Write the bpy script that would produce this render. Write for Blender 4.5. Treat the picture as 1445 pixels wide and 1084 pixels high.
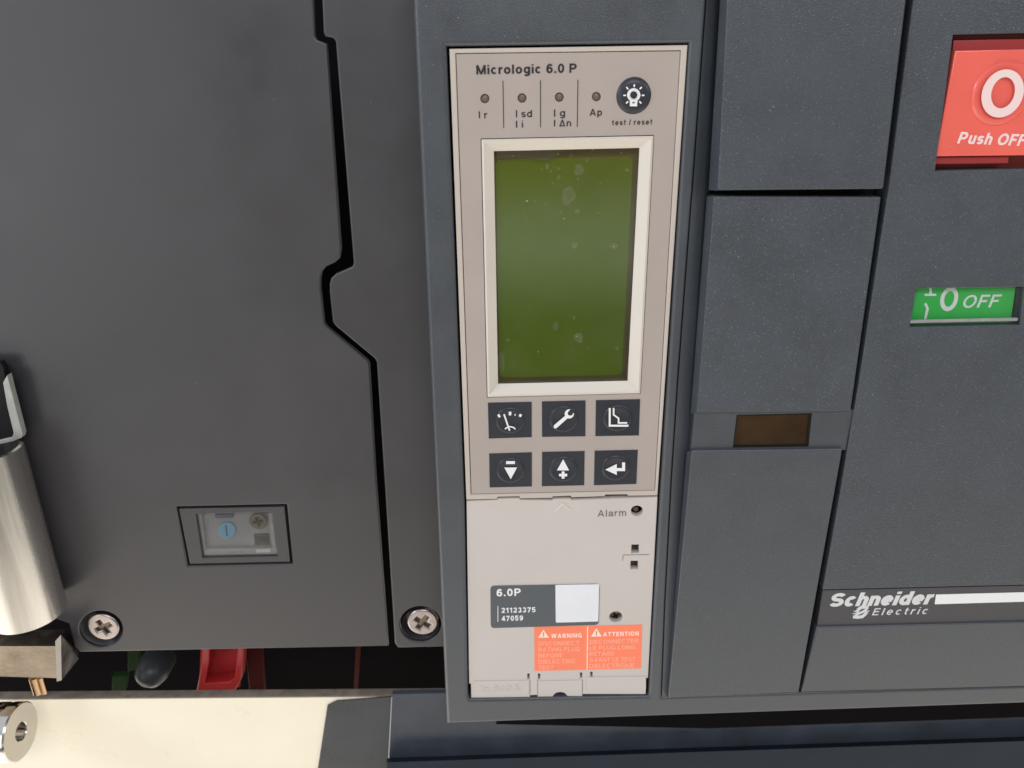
import bpy, bmesh, math, random
from mathutils import Vector, Matrix
random.seed(4)
S = bpy.context.scene
COL = S.collection
for o in list(bpy.data.objects):
    bpy.data.objects.remove(o)

# ------------------------------------------------------------------ camera
PW, PH, FPX, D = 1445.0, 1084.0, 1060.0, 0.3417
dn = Vector((40.0, 2778.0, FPX)).normalized()          # world down, in photo camera axes (right, down, forward)
rt = Vector((1.0, -0.0224, 0.021)); rt = (rt - dn * rt.dot(dn)).normalized()
fw = rt.cross(dn)
cam = bpy.data.cameras.new('camera'); camo = bpy.data.objects.new('camera', cam); COL.objects.link(camo)
M = Matrix(((rt[0], -rt[1], -rt[2]), (fw[0], -fw[1], -fw[2]), (-dn[0], dn[1], dn[2]))).to_4x4()
M.translation = (0, -D, 0)
camo.matrix_world = M
cam.sensor_width = 36.0; cam.lens = 36.0 * FPX / PW
cam.clip_start = 0.01; cam.clip_end = 50
cam.dof.use_dof = True; cam.dof.focus_distance = 0.365; cam.dof.aperture_fstop = 12.0
S.camera = camo
S.render.resolution_x, S.render.resolution_y = 1024, 768

# ------------------------------------------------------------------ room light
W = bpy.data.worlds.new('World'); S.world = W; W.use_nodes = True
nt = W.node_tree; nt.nodes.clear()
wo = nt.nodes.new('ShaderNodeOutputWorld'); bg = nt.nodes.new('ShaderNodeBackground')
tc = nt.nodes.new('ShaderNodeTexCoord'); sx = nt.nodes.new('ShaderNodeSeparateXYZ')
mr = nt.nodes.new('ShaderNodeMapRange'); mr.inputs[1].default_value = -1; mr.inputs[2].default_value = 1
rp = nt.nodes.new('ShaderNodeValToRGB')
cr = rp.color_ramp; cr.interpolation = 'EASE'
cr.elements[0].position = 0.0; cr.elements[0].color = (3.7, 3.4, 2.95, 1)      # bright workshop floor
cr.elements[1].position = 1.0; cr.elements[1].color = (1.0, 1.0, 1.02, 1)       # ceiling
for p, c in ((0.17, (3.7, 3.4, 2.95, 1)), (0.31, (0.24, 0.23, 0.21, 1)), (0.355, (0.24, 0.24, 0.23, 1)), (0.410, (1.55, 1.62, 1.45, 1)),
             (0.465, (0.75, 0.52, 0.24, 1)), (0.60, (0.40, 0.42, 0.46, 1)), (0.80, (0.75, 0.77, 0.80, 1))):  # dark, pale and brown bands added for the haze mirrored in the display
    e = cr.elements.new(p); e.color = c
nt.links.new(tc.outputs['Generated'], sx.inputs[0]); nt.links.new(sx.outputs[2], mr.inputs[0])
nt.links.new(mr.outputs[0], rp.inputs[0])
# the room is brighter towards the windows on the left and dimmer behind the viewer
r2 = nt.nodes.new('ShaderNodeValToRGB'); r2.color_ramp.interpolation = 'EASE'
r2.color_ramp.elements[0].position = 0.0; r2.color_ramp.elements[0].color = (1.5, 1.55, 1.6, 1)
r2.color_ramp.elements[1].position = 1.0; r2.color_ramp.elements[1].color = (1.1, 1.1, 1.1, 1)
for p, v in ((0.25, 1.5), (0.34, 1.0), (0.45, 0.7), (0.60, 0.75)):
    e = r2.color_ramp.elements.new(p); e.color = (v, v, v, 1)
m2 = nt.nodes.new('ShaderNodeMapRange'); m2.inputs[1].default_value = -1; m2.inputs[2].default_value = 1
nt.links.new(sx.outputs[0], m2.inputs[0]); nt.links.new(m2.outputs[0], r2.inputs[0])
mm = nt.nodes.new('ShaderNodeMix'); mm.data_type = 'RGBA'; mm.blend_type = 'MULTIPLY'; mm.inputs[0].default_value = 1; mm.clamp_result = False
nt.links.new(rp.outputs[0], mm.inputs[6]); nt.links.new(r2.outputs[0], mm.inputs[7]); nt.links.new(mm.outputs[2], bg.inputs[0])
bg.inputs[1].default_value = 0.58
nt.links.new(bg.outputs[0], wo.inputs[0])

def area(name, loc, target, sx_, sy_, power, col):
    l = bpy.data.lights.new(name, 'AREA'); l.shape = 'RECTANGLE'; l.size = sx_; l.size_y = sy_
    l.energy = power; l.color = col
    o = bpy.data.objects.new(name, l); COL.objects.link(o); o.location = loc
    o.rotation_euler = (Vector(target) - Vector(loc)).to_track_quat('-Z', 'Y').to_euler()
    return o
area('ceiling_lamp', (0.30, -2.1, 1.5), (0.05, 0, -0.15), 1.6, 0.6, 31, (1.0, 0.975, 0.975))
area('ceiling_lamp', (-2.1, -0.75, 1.0), (-0.05, 0, -0.15), 0.9, 0.6, 22, (0.78, 0.90, 1.0))
area('window_light', (-1.55, -1.75, 0.0), (-0.2, 0, -0.1), 0.8, 1.5, 9, (0.88, 0.93, 1.0))
area('ceiling_lamp', (1.9, -1.0, 0.9), (0.05, 0, -0.1), 0.8, 0.5, 9, (0.86, 0.94, 1.0))

S.view_settings.view_transform = 'Standard'; S.view_settings.look = 'None'
S.view_settings.exposure = -0.18; S.view_settings.gamma = 1.0; S.view_settings.use_curve_mapping = False

# ------------------------------------------------------------------ materials
def mat(name, col, rough=0.5, metal=0.0, spec=0.5, grain=0.0, gscale=1600.0, vary=0.0, vscale=25.0, speck=0.0,
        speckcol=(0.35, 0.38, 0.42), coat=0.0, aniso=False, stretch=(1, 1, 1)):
    m = bpy.data.materials.new(name); m.use_nodes = True
    t = m.node_tree; b = t.nodes['Principled BSDF']
    b.inputs['Base Color'].default_value = (*col, 1); b.inputs['Roughness'].default_value = rough
    b.inputs['Metallic'].default_value = metal; b.inputs['Specular IOR Level'].default_value = spec
    b.inputs['Coat Weight'].default_value = coat; b.inputs['Coat Roughness'].default_value = 0.08
    c = t.nodes.new('ShaderNodeTexCoord'); mp = t.nodes.new('ShaderNodeMapping'); mp.inputs['Scale'].default_value = stretch
    t.links.new(c.outputs['Object'], mp.inputs[0])
    src = None
    if vary > 0:
        n = t.nodes.new('ShaderNodeTexNoise'); n.inputs['Scale'].default_value = vscale; n.inputs['Detail'].default_value = 6
        n.inputs['Roughness'].default_value = 0.6
        t.links.new(mp.outputs[0], n.inputs['Vector'])
        r = t.nodes.new('ShaderNodeMapRange'); r.inputs[1].default_value = 0.3; r.inputs[2].default_value = 0.7
        r.inputs[3].default_value = 1 - vary; r.inputs[4].default_value = 1 + vary
        t.links.new(n.outputs[0], r.inputs[0])
        mx = t.nodes.new('ShaderNodeMix'); mx.data_type = 'RGBA'; mx.blend_type = 'MULTIPLY'; mx.inputs[0].default_value = 1
        mx.inputs[6].default_value = (*col, 1); t.links.new(r.outputs[0], mx.inputs[7]); src = mx.outputs[2]
        r2 = t.nodes.new('ShaderNodeMapRange'); r2.inputs[1].default_value = 0.3; r2.inputs[2].default_value = 0.7
        r2.inputs[3].default_value = rough * 0.80; r2.inputs[4].default_value = min(1, rough * 1.22)
        t.links.new(n.outputs[0], r2.inputs[0]); t.links.new(r2.outputs[0], b.inputs['Roughness'])
    if speck > 0:  # light specks mixed into the base colour for specular sparkle and fine dust
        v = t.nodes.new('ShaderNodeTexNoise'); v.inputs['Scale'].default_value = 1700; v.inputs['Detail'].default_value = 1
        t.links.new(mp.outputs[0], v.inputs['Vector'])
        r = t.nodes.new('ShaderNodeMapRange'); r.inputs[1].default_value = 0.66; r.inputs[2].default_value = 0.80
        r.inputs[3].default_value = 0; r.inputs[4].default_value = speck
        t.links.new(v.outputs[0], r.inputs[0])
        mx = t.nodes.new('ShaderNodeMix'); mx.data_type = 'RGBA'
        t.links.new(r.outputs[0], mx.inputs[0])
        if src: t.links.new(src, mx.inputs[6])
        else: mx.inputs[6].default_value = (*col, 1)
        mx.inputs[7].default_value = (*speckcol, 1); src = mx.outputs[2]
    if src: t.links.new(src, b.inputs['Base Color'])
    if grain > 0:
        n = t.nodes.new('ShaderNodeTexNoise'); n.inputs['Scale'].default_value = gscale; n.inputs['Detail'].default_value = 2
        t.links.new(mp.outputs[0], n.inputs['Vector'])
        bp = t.nodes.new('ShaderNodeBump'); bp.inputs['Strength'].default_value = grain; bp.inputs['Distance'].default_value = 0.0004
        t.links.new(n.outputs[0], bp.inputs['Height']); t.links.new(bp.outputs[0], b.inputs['Normal'])
    return m

def glass_mat(name, tint, rough=0.03, smudge=0.0, refl=1.0):
    m = bpy.data.materials.new(name); m.use_nodes = True
    t = m.node_tree; t.nodes.clear()
    o = t.nodes.new('ShaderNodeOutputMaterial'); tr = t.nodes.new('ShaderNodeBsdfTransparent'); tr.inputs[0].default_value = (*tint, 1)
    g = t.nodes.new('ShaderNodeBsdfGlossy'); g.inputs['Roughness'].default_value = rough
    f = t.nodes.new('ShaderNodeFresnel'); f.inputs[0].default_value = 1.5
    mu = t.nodes.new('ShaderNodeMath'); mu.operation = 'MULTIPLY'; mu.inputs[1].default_value = refl
    mx = t.nodes.new('ShaderNodeMixShader')
    t.links.new(f.outputs[0], mu.inputs[0]); t.links.new(mu.outputs[0], mx.inputs[0])
    t.links.new(tr.outputs[0], mx.inputs[1]); t.links.new(g.outputs[0], mx.inputs[2])
    out = mx.outputs[0]
    if smudge > 0:
        c = t.nodes.new('ShaderNodeTexCoord')
        n = t.nodes.new('ShaderNodeTexNoise'); n.inputs['Scale'].default_value = 55; n.inputs['Detail'].default_value = 5
        t.links.new(c.outputs['Object'], n.inputs['Vector'])
        r = t.nodes.new('ShaderNodeMapRange'); r.inputs[1].default_value = 0.45; r.inputs[2].default_value = 0.8
        r.inputs[3].default_value = 0.0; r.inputs[4].default_value = smudge
        t.links.new(n.outputs[0], r.inputs[0])
        v = t.nodes.new('ShaderNodeTexVoronoi'); v.inputs['Scale'].default_value = 240; t.links.new(c.outputs['Object'], v.inputs['Vector'])
        r2 = t.nodes.new('ShaderNodeMapRange'); r2.inputs[1].default_value = 0.05; r2.inputs[2].default_value = 0.12
        r2.inputs[3].default_value = smudge * 3; r2.inputs[4].default_value = 0.0
        t.links.new(v.outputs['Distance'], r2.inputs[0])
        n2 = t.nodes.new('ShaderNodeTexNoise'); n2.inputs['Scale'].default_value = 90; t.links.new(c.outputs['Object'], n2.inputs['Vector'])
        r3 = t.nodes.new('ShaderNodeMapRange'); r3.inputs[1].default_value = 0.52; r3.inputs[2].default_value = 0.66
        t.links.new(n2.outputs[0], r3.inputs[0])
        m2 = t.nodes.new('ShaderNodeMath'); m2.operation = 'MULTIPLY'; t.links.new(r2.outputs[0], m2.inputs[0]); t.links.new(r3.outputs[0], m2.inputs[1])
        ad = t.nodes.new('ShaderNodeMath'); ad.operation = 'ADD'; t.links.new(r.outputs[0], ad.inputs[0]); t.links.new(m2.outputs[0], ad.inputs[1])
        df = t.nodes.new('ShaderNodeBsdfDiffuse'); df.inputs[0].default_value = (0.75, 0.75, 0.68, 1)
        mx2 = t.nodes.new('ShaderNodeMixShader'); t.links.new(ad.outputs[0], mx2.inputs[0])
        t.links.new(out, mx2.inputs[1]); t.links.new(df.outputs[0], mx2.inputs[2]); out = mx2.outputs[0]
    t.links.new(out, o.inputs[0])
    return m

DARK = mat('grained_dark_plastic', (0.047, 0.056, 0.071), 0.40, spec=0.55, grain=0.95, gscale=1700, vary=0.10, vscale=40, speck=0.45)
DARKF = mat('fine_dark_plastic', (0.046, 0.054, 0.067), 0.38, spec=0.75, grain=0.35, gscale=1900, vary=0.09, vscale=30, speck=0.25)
COVER = mat('satin_charcoal_plastic', (0.034, 0.033, 0.040), 0.44, spec=0.75, grain=0.12, gscale=1800, vary=0.10, vscale=14)
BLACK = mat('black_plastic', (0.006, 0.006, 0.007), 0.6, spec=0.25)
BEIGE = mat('beige_plastic', (0.50, 0.445, 0.40), 0.45, grain=0.08, gscale=2200, vary=0.03, vscale=30)
BEIGEL = mat('light_beige_plastic', (0.53, 0.492, 0.470), 0.50, grain=0.12, gscale=2400, vary=0.03, vscale=26)
PANEL = mat('taupe_overlay', (0.388, 0.337, 0.316), 0.38, grain=0.06, gscale=2500, vary=0.03, vscale=30)
BEZEL = mat('pale_bezel_plastic', (0.62, 0.575, 0.52), 0.42, grain=0.06, vary=0.03)
LINE = mat('groove_shadow', (0.035, 0.030, 0.028), 0.7)
INK = mat('black_ink', (0.012, 0.011, 0.012), 0.5)
GREYINK = mat('grey_ink', (0.13, 0.115, 0.105), 0.6)
WHITE = mat('white_ink', (0.78, 0.78, 0.80), 0.5)
PALEGREY = mat('pale_grey_ink', (0.62, 0.63, 0.65), 0.5)
KEY = mat('membrane_key', (0.030, 0.033, 0.043), 0.33, spec=0.35, grain=0.05, vary=0.08)
LEDM = mat('unlit_led', (0.16, 0.125, 0.105), 0.4)
LCD = mat('lcd_green', (0.225, 0.345, 0.018), 0.45, vary=0.07, vscale=22)
LCDRIM = mat('lcd_margin', (0.20, 0.165, 0.075), 0.45, vary=0.15, vscale=60)
GLASS = glass_mat('screen_glass', (0.93, 0.94, 0.88), 0.05, smudge=0.012, refl=1.7)
FILM = glass_mat('film_bubble', (0.92, 0.92, 0.88), 0.25, smudge=0.0, refl=2.0)
LABEL = mat('slate_label', (0.075, 0.088, 0.105), 0.35, vary=0.04)
LABELW = mat('white_label', (0.72, 0.74, 0.80), 0.35, vary=0.04, vscale=60)
ORANGE = mat('orange_label', (0.92, 0.215, 0.110), 0.40, vary=0.03)
ORANGEINK = mat('pale_orange_ink', (0.95, 0.42, 0.30), 0.5)
ORANGEW = mat('white_on_orange_ink', (0.95, 0.70, 0.62), 0.5)
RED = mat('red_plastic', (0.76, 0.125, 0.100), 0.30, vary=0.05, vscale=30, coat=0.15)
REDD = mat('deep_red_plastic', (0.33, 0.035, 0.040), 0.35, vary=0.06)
REDINK = mat('pink_white_ink', (0.80, 0.62, 0.62), 0.4)
GREEN = mat('green_flag', (0.026, 0.48, 0.075), 0.35, vary=0.04)
CLEAR = glass_mat('clear_cover', (0.96, 0.97, 0.97), 0.04, refl=0.4)
HAZY = glass_mat('hazy_clear_plastic', (0.95, 0.95, 0.95), 0.15, smudge=0.05, refl=0.9)
SMOKE = mat('smoked_window', (0.040, 0.022, 0.010), 0.06, vary=0.35, vscale=30, coat=0.3)
BAND = mat('brand_band', (0.052, 0.052, 0.060), 0.42, grain=0.15)
STEEL = mat('zinc_steel', (0.86, 0.83, 0.79), 0.24, metal=1.0, vary=0.10, vscale=30, grain=0.05, stretch=(6, 6, 0.4))
CHROME = mat('polished_steel', (0.66, 0.64, 0.62), 0.16, metal=1.0, vary=0.06, vscale=60)
TARN = mat('tarnished_steel', (0.30, 0.25, 0.20), 0.36, metal=1.0, vary=0.35, vscale=70, grain=0.2, gscale=500)
ZINC = mat('matt_zinc', (0.42, 0.42, 0.40), 0.45, metal=0.3, vary=0.15, vscale=120)
TARNL = mat('dull_steel', (0.36, 0.34, 0.33), 0.42, metal=1.0, vary=0.2, vscale=90)
BRASS = mat('copper_pin', (0.62, 0.42, 0.26), 0.25, metal=1.0, vary=0.1)
SCREWM = mat('zinc_screw', (0.42, 0.37, 0.37), 0.30, metal=1.0, vary=0.15, vscale=180)
SCREWD = mat('dark_screw', (0.20, 0.17, 0.13), 0.38, metal=1.0, vary=0.15, vscale=180)
CREAM = mat('cream_floor_reflection', (0.86, 0.79, 0.64), 0.30, vary=0.035, vscale=18, coat=0.3)  # cream base colour stands in for the bright floor mirrored in bare metal
EDGE = mat('sheet_edge', (0.20, 0.165, 0.135), 0.45, vary=0.25, vscale=140, grain=0.3, gscale=700)
NAVYREFL = mat('navy_reflection', (0.036, 0.041, 0.050), 0.30, spec=0.4, vary=0.3, vscale=28)  # colour of a dark reflection in the steel plate
NAVY = mat('navy_sheet', (0.046, 0.055, 0.072), 0.36, spec=0.35, vary=0.30, vscale=28, grain=0.08)
NAVYD = mat('dark_navy_plastic', (0.016, 0.024, 0.036), 0.5, spec=0.12, vary=0.20, vscale=35, grain=0.2)
CLEARB = mat('milky_clear_plastic', (0.30, 0.31, 0.34), 0.22, vary=0.10, vscale=120, coat=0.4)
CLEARE = mat('milky_plastic_edge', (0.42, 0.40, 0.42), 0.25, vary=0.12, vscale=150)
BLUE = mat('blue_disc', (0.17, 0.46, 0.70), 0.4, vary=0.05)
BLUED = mat('blue_mark', (0.05, 0.10, 0.22), 0.5)
CAVITY = mat('unlit_black', (0.006, 0.005, 0.006), 0.9, spec=0.03, vary=0.3)  # near-black colour for the unlit depth and the shade below the frame
REDCLIP = mat('red_clip_plastic', (0.34, 0.014, 0.017), 0.40, vary=0.1)
REDDIM = mat('shaded_red_plastic', (0.05, 0.004, 0.004), 0.6, spec=0.15, vary=0.1)  # red darkened in the colour itself to imitate the shade of the gap
GREENPL = mat('green_terminal_plastic', (0.010, 0.030, 0.007), 0.6, spec=0.15)

# ------------------------------------------------------------------ helpers
def P(u, v, y=0.0):
    """photo pixel -> point on the plane at depth y (y grows away from the viewer, face of the breaker is y = 0)"""
    r = Vector((u - PW / 2, v - PH / 2, FPX)); t = (y + D) / r.dot(fw)
    return Vector((r.dot(rt) * t, y, -r.dot(dn) * t))

def thing(name, loc, label, cat, group=None):
    o = bpy.data.objects.new(name, None); COL.objects.link(o); o.location = loc; o.empty_display_size = 0.02
    o['label'] = label; o['category'] = cat
    if group: o['group'] = group
    return o

def wloc(o):
    v = Vector((0, 0, 0))
    while o is not None:
        v = v + o.location; o = o.parent
    return v

def obj(name, me, m, parent=None, smooth=35):
    me.name = name
    if parent is not None:
        me.transform(Matrix.Translation(-wloc(parent)))
    if smooth:
        me.shade_smooth(); me.set_sharp_from_angle(angle=math.radians(smooth))
    me.materials.clear(); me.materials.append(m)
    o = bpy.data.objects.new(name, me); COL.objects.link(o); o.parent = parent
    return o

def pxz(poly, y):
    return [(p.x, p.z) for p in (P(u, v, y) for u, v in poly)]

def roundpoly(pts, r, n=5):
    out = []
    k = len(pts)
    for i in range(k):
        a, b, c = Vector(pts[i - 1]), Vector(pts[i]), Vector(pts[(i + 1) % k])
        d1, d2 = (a - b), (c - b)
        rr = min(r, d1.length * 0.45, d2.length * 0.45)
        p, q = b + d1.normalized() * rr, b + d2.normalized() * rr
        for j in range(n + 1):
            t = j / n
            out.append(tuple(p * (1 - t) ** 2 + b * 2 * t * (1 - t) + q * t * t))
    return out

def circ(c, rx, ry=None, n=36, a0=0):
    ry = ry or rx
    return [(c[0] + rx * math.cos(a0 + 2 * math.pi * i / n), c[1] + ry * math.sin(a0 + 2 * math.pi * i / n)) for i in range(n)]

def plate_mesh(loops, yf, th, bev=0.0, res=2):
    """loops in world (x, z); first the outline, the others holes; front face at yf, back at yf + th"""
    cu = bpy.data.curves.new('tmp', 'CURVE'); cu.dimensions = '2D'; cu.fill_mode = 'BOTH'
    for lp in loops:
        sp = cu.splines.new('POLY'); sp.points.add(len(lp) - 1); sp.use_cyclic_u = True
        for q, (x, z) in zip(sp.points, lp):
            q.co = (x, z, 0, 1)
    cu.extrude = max(th / 2 - bev, 1e-6); cu.bevel_depth = bev; cu.bevel_resolution = res; cu.offset = -bev
    o = bpy.data.objects.new('tmp', cu)
    me = bpy.data.meshes.new_from_object(o)
    bpy.data.objects.remove(o); bpy.data.curves.remove(cu)
    for v in me.vertices:
        x, y, z = v.co
        v.co = (x, yf + th / 2 - z, y)
    return me

def plate(name, polys, yf, th, m, parent=None, bev=0.0, rnd=0.0, rndh=0.0, res=2):
    lp = []
    for i, p in enumerate(polys):
        q = pxz(p, yf)
        r = rnd if i == 0 else rndh
        lp.append(roundpoly(q, r) if r > 0 and len(q) < 14 else q)
    return obj(name, plate_mesh(lp, yf, th, bev, res), m, parent)

def stroke(pts, w):
    L, R = [], []
    n = len(pts)
    for i in range(n):
        p = Vector(pts[i])
        d0 = (p - Vector(pts[i - 1])).normalized() if i > 0 else None
        d1 = (Vector(pts[i + 1]) - p).normalized() if i < n - 1 else None
        if d0 is None: d0 = d1
        if d1 is None: d1 = d0
        nn = (Vector((-d0.y, d0.x)) + Vector((-d1.y, d1.x))).normalized()
        k = 1 / max(0.35, nn.dot(Vector((-d0.y, d0.x))))
        L.append(tuple(p + nn * w / 2 * k)); R.append(tuple(p - nn * w / 2 * k))
    return L + R[::-1]

PR = 0.00012      # print thickness
def mark(name, polys, y, m, parent, th=PR, bev=0.0):
    return plate(name, polys, y - th, th, m, parent, bev)

# a plain grotesque alphabet drawn as strokes: every glyph is a list of bands (left edge, right edge), cap height 1, x-height 0.74
def band(pts, w):
    o = stroke(pts, w); n = len(pts)
    return o[:n], o[n:][::-1]

def glyph(ch, w):
    h = w / 2
    out = []
    def L(*pts): out.append(band(list(pts), w))
    def arc(cx, cy, rx, ry, a0, a1, n=18):
        return [(cx + rx * math.cos(math.radians(a0 + (a1 - a0) * i / n)), cy + ry * math.sin(math.radians(a0 + (a1 - a0) * i / n))) for i in range(n + 1)]
    def ring(cx, cy, rx, ry): out.append(band(arc(cx, cy, rx - h, ry - h, 0, 360, 30), w))
    def Dg(x0, y0, x1, y1):
        k = w * math.hypot(x1 - x0, y1 - y0) / abs(y1 - y0) / 2
        out.append(([(x0 - k, y0), (x1 - k, y1)], [(x0 + k, y0), (x1 + k, y1)]))
    def bowl(W, y0, y1):
        r = (y1 - y0) / 2
        L((h, y1), *arc(W - h - min(r, 0.32), y0 + r, min(r, 0.32), r, 90, -90), (h, y0))
    d = w * 0.6
    W = 0.62
    if ch in 'Il': W = w; L((h, 0), (h, 1))
    elif ch == 'i': W = w; L((h, 0), (h, .72)); L((h, 1 - w * .72), (h, 1))
    elif ch == '.': W = w; L((h, 0), (h, w))
    elif ch == 'M': W = .92; L((h, 0), (h, 1)); L((W - h, 0), (W - h, 1)); Dg(h * 1.15, 1, W / 2, 0); Dg(W - h * 1.15, 1, W / 2, 0)
    elif ch == 'N': W = .80; L((h, 0), (h, 1)); L((W - h, 0), (W - h, 1)); Dg(h * 1.2, 1, W - h * 1.2, 0)
    elif ch == 'W': W = 1.16; Dg(d, 1, W * .27, 0); Dg(W / 2, 1, W * .27, 0); Dg(W / 2, 1, W * .73, 0); Dg(W - d, 1, W * .73, 0)
    elif ch == 'V': W = .84; Dg(d, 1, W / 2, 0); Dg(W - d, 1, W / 2, 0)
    elif ch == 'A': W = .88; Dg(d, 0, W / 2, 1); Dg(W - d, 0, W / 2, 1); L((.2, .3), (W - .2, .3))
    elif ch == '\u0394': W = .80; Dg(d, 0, W / 2, 1); Dg(W - d, 0, W / 2, 1); L((d, h), (W - d, h))
    elif ch in 'PR':
        W = .74; L((h, 0), (h, 1)); bowl(W - .04, .45, 1 - h)
        if ch == 'R': Dg(.40, .45, W - d, 0)
    elif ch == 'B': W = .74; L((h, 0), (h, 1)); bowl(W - .05, .53, 1 - h); bowl(W, h, .53)
    elif ch == 'D': W = .80; L((h, 0), (h, 1)); L((h, 1 - h), *arc(W * .45, .5, W * .55 - h, .5 - h, 90, -90), (h, h))
    elif ch == 'O': W = .88; ring(W / 2, .5, W / 2, .51)
    elif ch == 'Q': W = .88; ring(W / 2, .5, W / 2, .51); Dg(W * .55, .28, W - .06, -.04)
    elif ch == 'C': W = .82; L(*arc(W / 2, .5, W / 2 - h, .51 - h, 38, 322, 28))
    elif ch == 'G': W = .86; L(*arc(W / 2, .5, W / 2 - h, .51 - h, 40, 325, 28)); L((W - h, .06), (W - h, .5)); L((W * .52, .5 - h), (W - h, .5 - h))
    elif ch == 'U': W = .78; L((h, 1), (h, .36), *arc(W / 2, .36, W / 2 - h, .37 - h, 180, 360)[1:-1], (W - h, .36), (W - h, 1))
    elif ch == 'E': W = .66; L((h, 0), (h, 1)); L((h, 1 - h), (W - .02, 1 - h)); L((h, .52), (W - .06, .52)); L((h, h), (W, h))
    elif ch == 'F': W = .62; L((h, 0), (h, 1)); L((h, 1 - h), (W, 1 - h)); L((h, .5), (W - .08, .5))
    elif ch == 'L': W = .58; L((h, 0), (h, 1)); L((h, h), (W, h))
    elif ch == 'T': W = .74; L((W / 2, 0), (W / 2, 1)); L((0, 1 - h), (W, 1 - h))
    elif ch in 'Ss':
        H = 1.0 if ch == 'S' else .74; W = .74 if ch == 'S' else .56
        r = (H - w) / 4
        L(*arc(W / 2, H - h - r, W / 2 - h, r, 25, 262, 18), *arc(W / 2, h + r, W / 2 - h, r, 82, -155, 18))
    elif ch == 'c': W = .58; L(*arc(W / 2, .37, W / 2 - h, .38 - h, 42, 318, 22))
    elif ch == 'o': W = .64; ring(W / 2, .37, W / 2, .38)
    elif ch == 'e': W = .62; L(*arc(W / 2, .37, W / 2 - h, .38 - h, 0, 318, 24)); L((h, .37), (W - h * .4, .37))
    elif ch == 'd': W = .62; ring(W / 2, .37, W / 2, .38); L((W - h, 0), (W - h, 1))
    elif ch == 'p': W = .62; ring(W / 2, .37, W / 2, .38); L((h, -.26), (h, .74))
    elif ch == 'g': W = .62; ring(W / 2, .38, W / 2, .37); L((W - h, .74), (W - h, -.05), *arc(W / 2, -.06, W / 2 - h, .22 - h, 0, -155)[1:])
    elif ch == 'a': W = .60; L((W - h, 0), (W - h, .5), *arc(W / 2, .5, W / 2 - h, .25 - h, 0, 165)[1:]); out.append(band(arc(W / 2 - .01, .215, W / 2 - h - .01, .225 - h, 0, 360, 26), w))
    elif ch in 'nh': W = .58; L((h, 0), (h, .74 if ch == 'n' else 1)); L((h, .40), *arc(W / 2, .46, W / 2 - h, .29 - h, 180, 0), (W - h, 0))
    elif ch == 'm':
        W = .94; L((h, 0), (h, .74)); k = (W + w) / 2
        L((h, .40), *arc(k / 2, .46, k / 2 - h, .29 - h, 180, 0), (k - h, 0)); L((k - h, .40), *arc(k - w + k / 2, .46, k / 2 - h, .29 - h, 180, 0), (W - h, 0))
    elif ch == 'u': W = .58; L((W - h, 0), (W - h, .74)); L((h, .74), *arc(W / 2, .28, W / 2 - h, .29 - h, 180, 360), (W - h, .36))
    elif ch == 'r': W = .38; L((h, 0), (h, .74)); L((h, .36), *arc(W + .02, .40, W + .02 - h, .35 - h, 180, 92))
    elif ch == 't': W = .37; L((.08 + h, .96), (.08 + h, .20), *arc(.30, .20, .22 - h, .20 - h, 180, 275)[1:]); L((0, .74 - h), (W, .74 - h))
    elif ch == '/': W = .36; Dg(d, -.02, W - d, 1.02)
    elif ch == '0': ring(W / 2, .5, W / 2, .51)
    elif ch == '8': ring(W / 2, .74, W / 2 - .03, .27); ring(W / 2, .28, W / 2, .29)
    elif ch in '69':
        ring(W / 2, .33, W / 2, .34); L(*arc(W / 2 + .02, .52, W / 2 + .02 - h, .49 - h, 40, 180), (h, .33))
        if ch == '9': out[:] = [([(W - x, 1 - y) for x, y in a], [(W - x, 1 - y) for x, y in b]) for a, b in out]
    elif ch == '1': W = .44; L((W - h - .04, 0), (W - h - .04, 1)); L((.02, .74), (.16, .80), (W - h - .04, .97))
    elif ch == '2': L(*arc(W / 2, .69, W / 2 - h, .32 - h, 172, -32), (h + .04, h * 1.2)); L((0, h), (W, h))
    elif ch == '3': L(*arc(W / 2 - .02, .75, W / 2 - h - .02, .26 - h, 160, -80)); L(*arc(W / 2 - .01, .28, W / 2 - h + .0, .29 - h, 84, -165))
    elif ch == '4': L((.46, 0), (.46, 1)); L((0, .28), (W + .02, .28)); Dg(.07, .26, .44, 1)
    elif ch == '5': L((W - .05, 1 - h), (.12, 1 - h), (.08, .46)); L(*arc(W / 2 - .02, .33, W / 2 - h + .01, .34 - h, 150, -158))
    elif ch == '7': L((0, 1 - h), (W, 1 - h)); Dg(.20, 0, W - d * .9, 1 - h)
    return out, W

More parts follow.
